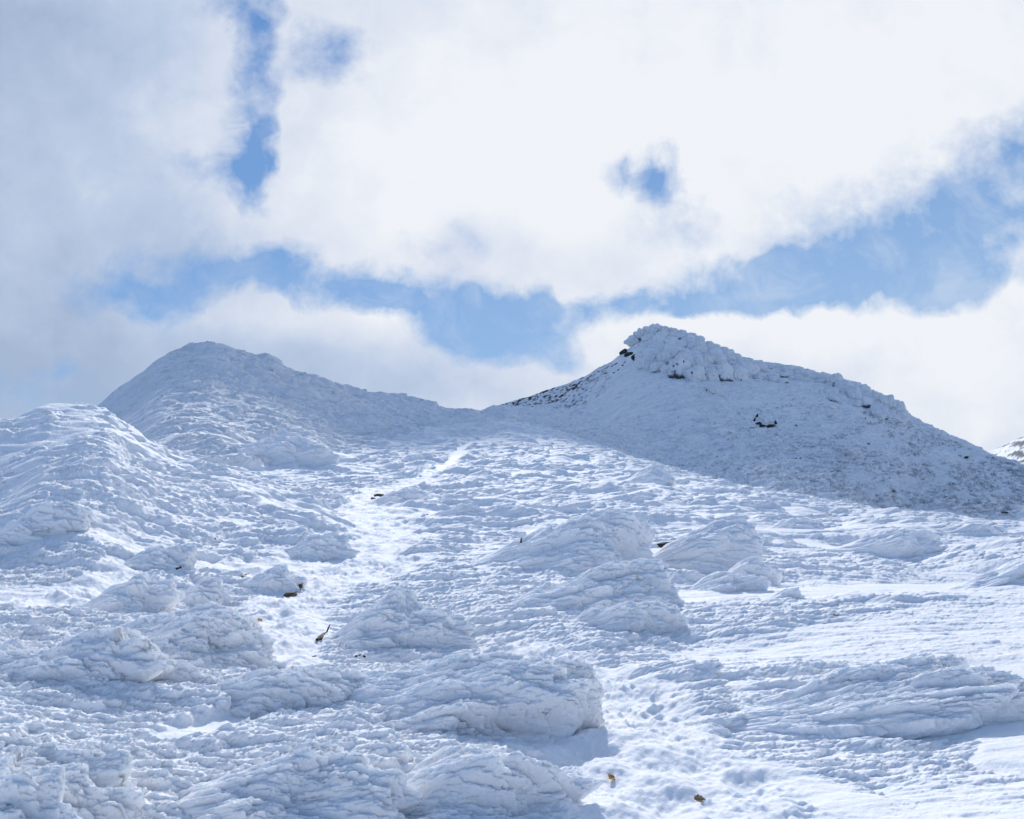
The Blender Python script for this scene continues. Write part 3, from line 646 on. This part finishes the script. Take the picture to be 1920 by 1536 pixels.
# ------------------------------------------------------------------ sky
w = bpy.data.worlds.new('World'); bpy.context.scene.world = w; w.use_nodes = True
nt = w.node_tree; N, L = nt.nodes, nt.links; bg = N['Background']
def sk():
    s = N.new('ShaderNodeTexSky'); s.sky_type = 'NISHITA'; s.sun_disc = False; s.sun_elevation = SUN_EL; s.sun_rotation = SUN_AZ
    s.altitude = 1800; s.air_density = 1.0; s.dust_density = .6; s.ozone_density = 2.0; return s
sky = sk()
def Mth(op, a, b=None, c=None, clamp=False):
    n = N.new('ShaderNodeMath'); n.operation = op; n.use_clamp = clamp
    for i, v in enumerate((a, b, c)):
        if v is None: continue
        if isinstance(v, (int, float)): n.inputs[i].default_value = v
        else: L.new(v, n.inputs[i])
    return n.outputs[0]
def VM(op, a, b=None):
    n = N.new('ShaderNodeVectorMath'); n.operation = op
    for i, v in enumerate((a, b)):
        if v is None: continue
        if isinstance(v, tuple): n.inputs[i].default_value = v
        else: L.new(v, n.inputs[i])
    return n.outputs['Value' if op in ('DOT_PRODUCT', 'LENGTH', 'DISTANCE') else 'Vector']
def noise(vec, sc, det=5, rough=.55, col=False):
    n = N.new('ShaderNodeTexNoise'); n.inputs['Scale'].default_value = sc; n.inputs['Detail'].default_value = det; n.inputs['Roughness'].default_value = rough
    L.new(vec, n.inputs['Vector']); return n.outputs['Color' if col else 'Fac']
def MR(v, a, b, c=0., d=1., smooth=True):
    n = N.new('ShaderNodeMapRange'); n.interpolation_type = 'SMOOTHSTEP' if smooth else 'LINEAR'
    L.new(v, n.inputs['Value'])
    for i, q in enumerate((a, b, c, d)): n.inputs[i + 1].default_value = q
    return n.outputs[0]
tc = N.new('ShaderNodeTexCoord'); D = tc.outputs['Generated']
_sep = N.new('ShaderNodeSeparateXYZ'); L.new(D, _sep.inputs[0]); D_Z = _sep.outputs[2]
dy = Mth('MAXIMUM', VM('DOT_PRODUCT', D, (0, CP, SP)), .12)
pu = Mth('MULTIPLY_ADD', Mth('DIVIDE', VM('DOT_PRODUCT', D, (1, 0, 0)), dy), 15.0, 9.6)
pv = Mth('MULTIPLY_ADD', Mth('DIVIDE', VM('DOT_PRODUCT', D, (0, -SP, CP)), dy), -15.0, 7.68)
cx = N.new('ShaderNodeCombineXYZ'); L.new(pu, cx.inputs[0]); L.new(pv, cx.inputs[1]); P = cx.outputs[0]   # hundreds of photo pixels
def warp(P, sc, amt, det=3):
    c = VM('SUBTRACT', noise(P, sc, det, .6, col=True), (.5, .5, .5)); n = N.new('ShaderNodeVectorMath'); n.operation = 'MULTIPLY_ADD'
    L.new(c, n.inputs[0]); n.inputs[1].default_value = (amt, amt, 0); L.new(P, n.inputs[2]); return n.outputs[0]
PW = warp(warp(P, .6, 1.3, 2), 1.5, .8, 5)
def ell(cxp, cyp, rx, ry, rot=0., src=None, soft=1.0):
    n = N.new('ShaderNodeMapping'); n.vector_type = 'TEXTURE'; n.inputs['Location'].default_value = (cxp / 100, cyp / 100, 0); n.inputs['Rotation'].default_value = (0, 0, rot)
    n.inputs['Scale'].default_value = (rx / 100, ry / 100, 1); L.new(src or PW, n.inputs['Vector'])
    d = VM('LENGTH', n.outputs[0]); return MR(d, 1.55 + .55 * (soft - 1), .05, 0, 1)
def accum(items, op='ADD'):
    acc = None
    for it, wt in items:
        v = Mth('MULTIPLY', it, wt); acc = v if acc is None else Mth(op, acc, v)
    return acc
holes = accum([
    (ell(468, 300, 48, 85), .95), (ell(478, 140, 46, 160), .8), (ell(405, 320, 75, 45), .45), (ell(620, 95, 95, 55), .55), (ell(440, 10, 70, 70), .6),
    (ell(430, 492, 150, 48), .8), (ell(255, 555, 130, 42), .85), (ell(310, 590, 70, 50), .5), (ell(650, 548, 300, 42, .12), .85),
    (ell(960, 610, 330, 75, .18), 1.0), (ell(860, 650, 120, 60), .5), (ell(820, 450, 90, 30), .3), (ell(1210, 335, 75, 42), .9), (ell(1265, 410, 70, 90), .35),
    (ell(1760, 430, 320, 125, -.28), 1.1), (ell(1480, 530, 270, 50, -.1), 1.0), (ell(1900, 270, 90, 70, -.5), .5), (ell(1700, 520, 260, 60), .7),
    (ell(60, 745, 170, 75), .35), (ell(100, 690, 60, 25), .3), (ell(1230, 572, 260, 30), .75), (ell(1890, 790, 120, 60), .25)])
PC = warp(warp(P, .6, .7, 2), 2.4, .55, 7)
clouds = accum([
    (ell(440, 620, 130, 70, src=PC, soft=.45), 0.74), (ell(560, 630, 130, 85, src=PC, soft=.45), 0.94), (ell(680, 640, 130, 85, src=PC, soft=.45), 1.01), (ell(790, 680, 90, 50, src=PC, soft=.45), 0.81), (ell(840, 735, 220, 45, src=PC, soft=.45), 1.08), (ell(1000, 720, 200, 45, src=PC, soft=.45), 0.81),
    (ell(1170, 640, 130, 75, src=PC, soft=.45), 1.08), (ell(1350, 640, 260, 75, src=PC, soft=.45), 1.22), (ell(1600, 650, 260, 85, src=PC, soft=.45), 1.22), (ell(1750, 680, 130, 60, src=PC, soft=.45), 0.68), (ell(1900, 600, 60, 80, src=PC, soft=.45), 1.01), (ell(1700, 780, 300, 60, src=PC, soft=.45), 0.41), (ell(1590, 508, 28, 20, src=PC, soft=.45), 0.54)])
fb = noise(P, 1.2, 8, .58); fb2 = noise(P, .45, 4, .5)
dens = Mth('SUBTRACT', Mth('ADD', 1.0, clouds), Mth('MULTIPLY', holes, 1.3))
dens = Mth('ADD', dens, Mth('MULTIPLY', Mth('MULTIPLY_ADD', fb, 2.6, -1.3), MR(dens, 1.15, .35)))
dens = Mth('ADD', dens, Mth('MULTIPLY_ADD', fb2, .5, -.25))
front = MR(dy, .2, .5)
# away from the view: broken cloud by direction
gen = MR(noise(D, 2.2, 8, .6), .50, .70)
cov = MR(dens, -.32, .9, 0, 1, False)
veil = MR(noise(warp(P, .5, 2.0), .8, 6, .6), .42, .74, 0, .30); cov = Mth('MAXIMUM', cov, veil)
mixc = N.new('ShaderNodeMix'); L.new(front, mixc.inputs['Factor']); L.new(gen, mixc.inputs['A']); L.new(cov, mixc.inputs['B']); cov = mixc.outputs['Result']
# cloud brightness: sunlit thin parts white, thick parts grey-blue, greyer to the left (away from the sun side)
lit = accum([(MR(pu, 0., 15., -.05, .82, False), .55), (ell(1450, 200, 800, 380, src=P), .25), (fb2, .22), (ell(60, 740, 420, 260, src=P), -.22), (ell(0, 200, 260, 600, src=P), -.12), (ell(760, 330, 360, 330, src=P), .22), (noise(warp(P, .8, 1.2), .8, 6, .55), .35), (ell(1300, 650, 500, 70, src=P), .05), (ell(600, 690, 420, 80, src=P), -.25), (ell(1350, 740, 600, 60, src=P), -.15), (ell(700, 470, 500, 60, src=P), -.12), (ell(1250, 500, 500, 90, src=P), -.10), (noise(warp(P, .7, .8, 4), .32, 6, .58), .95), (noise(P, .05, 1, .5), -.92), (ell(560, 600, 360, 40, src=P), .14), (ell(1400, 600, 480, 40, src=P), .10)])
ramp = N.new('ShaderNodeValToRGB'); L.new(lit, ramp.inputs['Fac']); e = ramp.color_ramp.elements
e[0].position = .05; e[0].color = (.38, .48, .66, 1); e[1].position = .95; e[1].color = (.87, .90, .95, 1)
for ps, cl in ((.35, (.50, .60, .78)), (.62, (.69, .75, .87))): q = e.new(ps); q.color = (*cl, 1)
# clear sky: Nishita, a little more blue-grey haze low down
skm = N.new('ShaderNodeMix'); skm.data_type = 'RGBA'; skm.blend_type = 'MULTIPLY'; skm.inputs['Factor'].default_value = 1; L.new(sky.outputs[0], skm.inputs['A']); skm.inputs['B'].default_value = (.70, .92, 1.12, 1)
STR = .10
skc = N.new('ShaderNodeMix'); skc.data_type = 'RGBA'; skc.inputs['Factor'].default_value = .7; L.new(skm.outputs['Result'], skc.inputs['A']); skc.inputs['B'].default_value = (1.0, 2.6, 6.0, 1)
hz = N.new('ShaderNodeMix'); hz.data_type = 'RGBA'; L.new(Mth('MULTIPLY', MR(D_Z, .60, -.02, 0, 1.), MR(pu, -2, 16, .25, 1., False)), hz.inputs['Factor']); L.new(skc.outputs['Result'], hz.inputs['A']); hz.inputs['B'].default_value = (3.6, 5.4, 8.0, 1); skm = hz
cl = N.new('ShaderNodeMix'); cl.data_type = 'RGBA'; cl.blend_type = 'MULTIPLY'; cl.inputs['Factor'].default_value = 1; L.new(ramp.outputs[0], cl.inputs['A']); CB = 1.0 / STR; cl.inputs['B'].default_value = (CB, CB, CB, 1)
fin = N.new('ShaderNodeMix'); fin.data_type = 'RGBA'; L.new(cov, fin.inputs['Factor']); L.new(skm.outputs['Result'], fin.inputs['A']); L.new(cl.outputs['Result'], fin.inputs['B'])
L.new(fin.outputs['Result'], bg.inputs['Color']); bg.inputs['Strength'].default_value = STR
w.cycles.sampling_method = 'MANUAL'; w.cycles.sample_map_resolution = 512

sd = bpy.data.lights.new('sun', 'SUN'); sd.energy = 2.65; sd.angle = math.radians(.53); sd.color = (1, .975, .94)
so = bpy.data.objects.new('sun', sd); C.objects.link(so)
from mathutils import Vector
sdir = Vector((math.sin(SUN_AZ) * math.cos(SUN_EL), math.cos(SUN_AZ) * math.cos(SUN_EL), math.sin(SUN_EL)))
so.rotation_euler = sdir.to_track_quat('Z', 'Y').to_euler()

cd = bpy.data.cameras.new('camera'); co_ = bpy.data.objects.new('camera', cd); C.objects.link(co_)
cd.sensor_width = 36; cd.lens = 36 * FPX / W0; cd.clip_end = 20000; cd.clip_start = .05
co_.rotation_euler = (math.pi / 2 + PITCH, 0, 0); bpy.context.scene.camera = co_
vs = bpy.context.scene.view_settings; vs.view_transform = 'Standard'; vs.look = 'None'; vs.exposure = 0; vs.gamma = 1
bpy.context.scene.cycles.max_bounces = 6; bpy.context.scene.cycles.diffuse_bounces = 4
print('script', time.time() - T0)
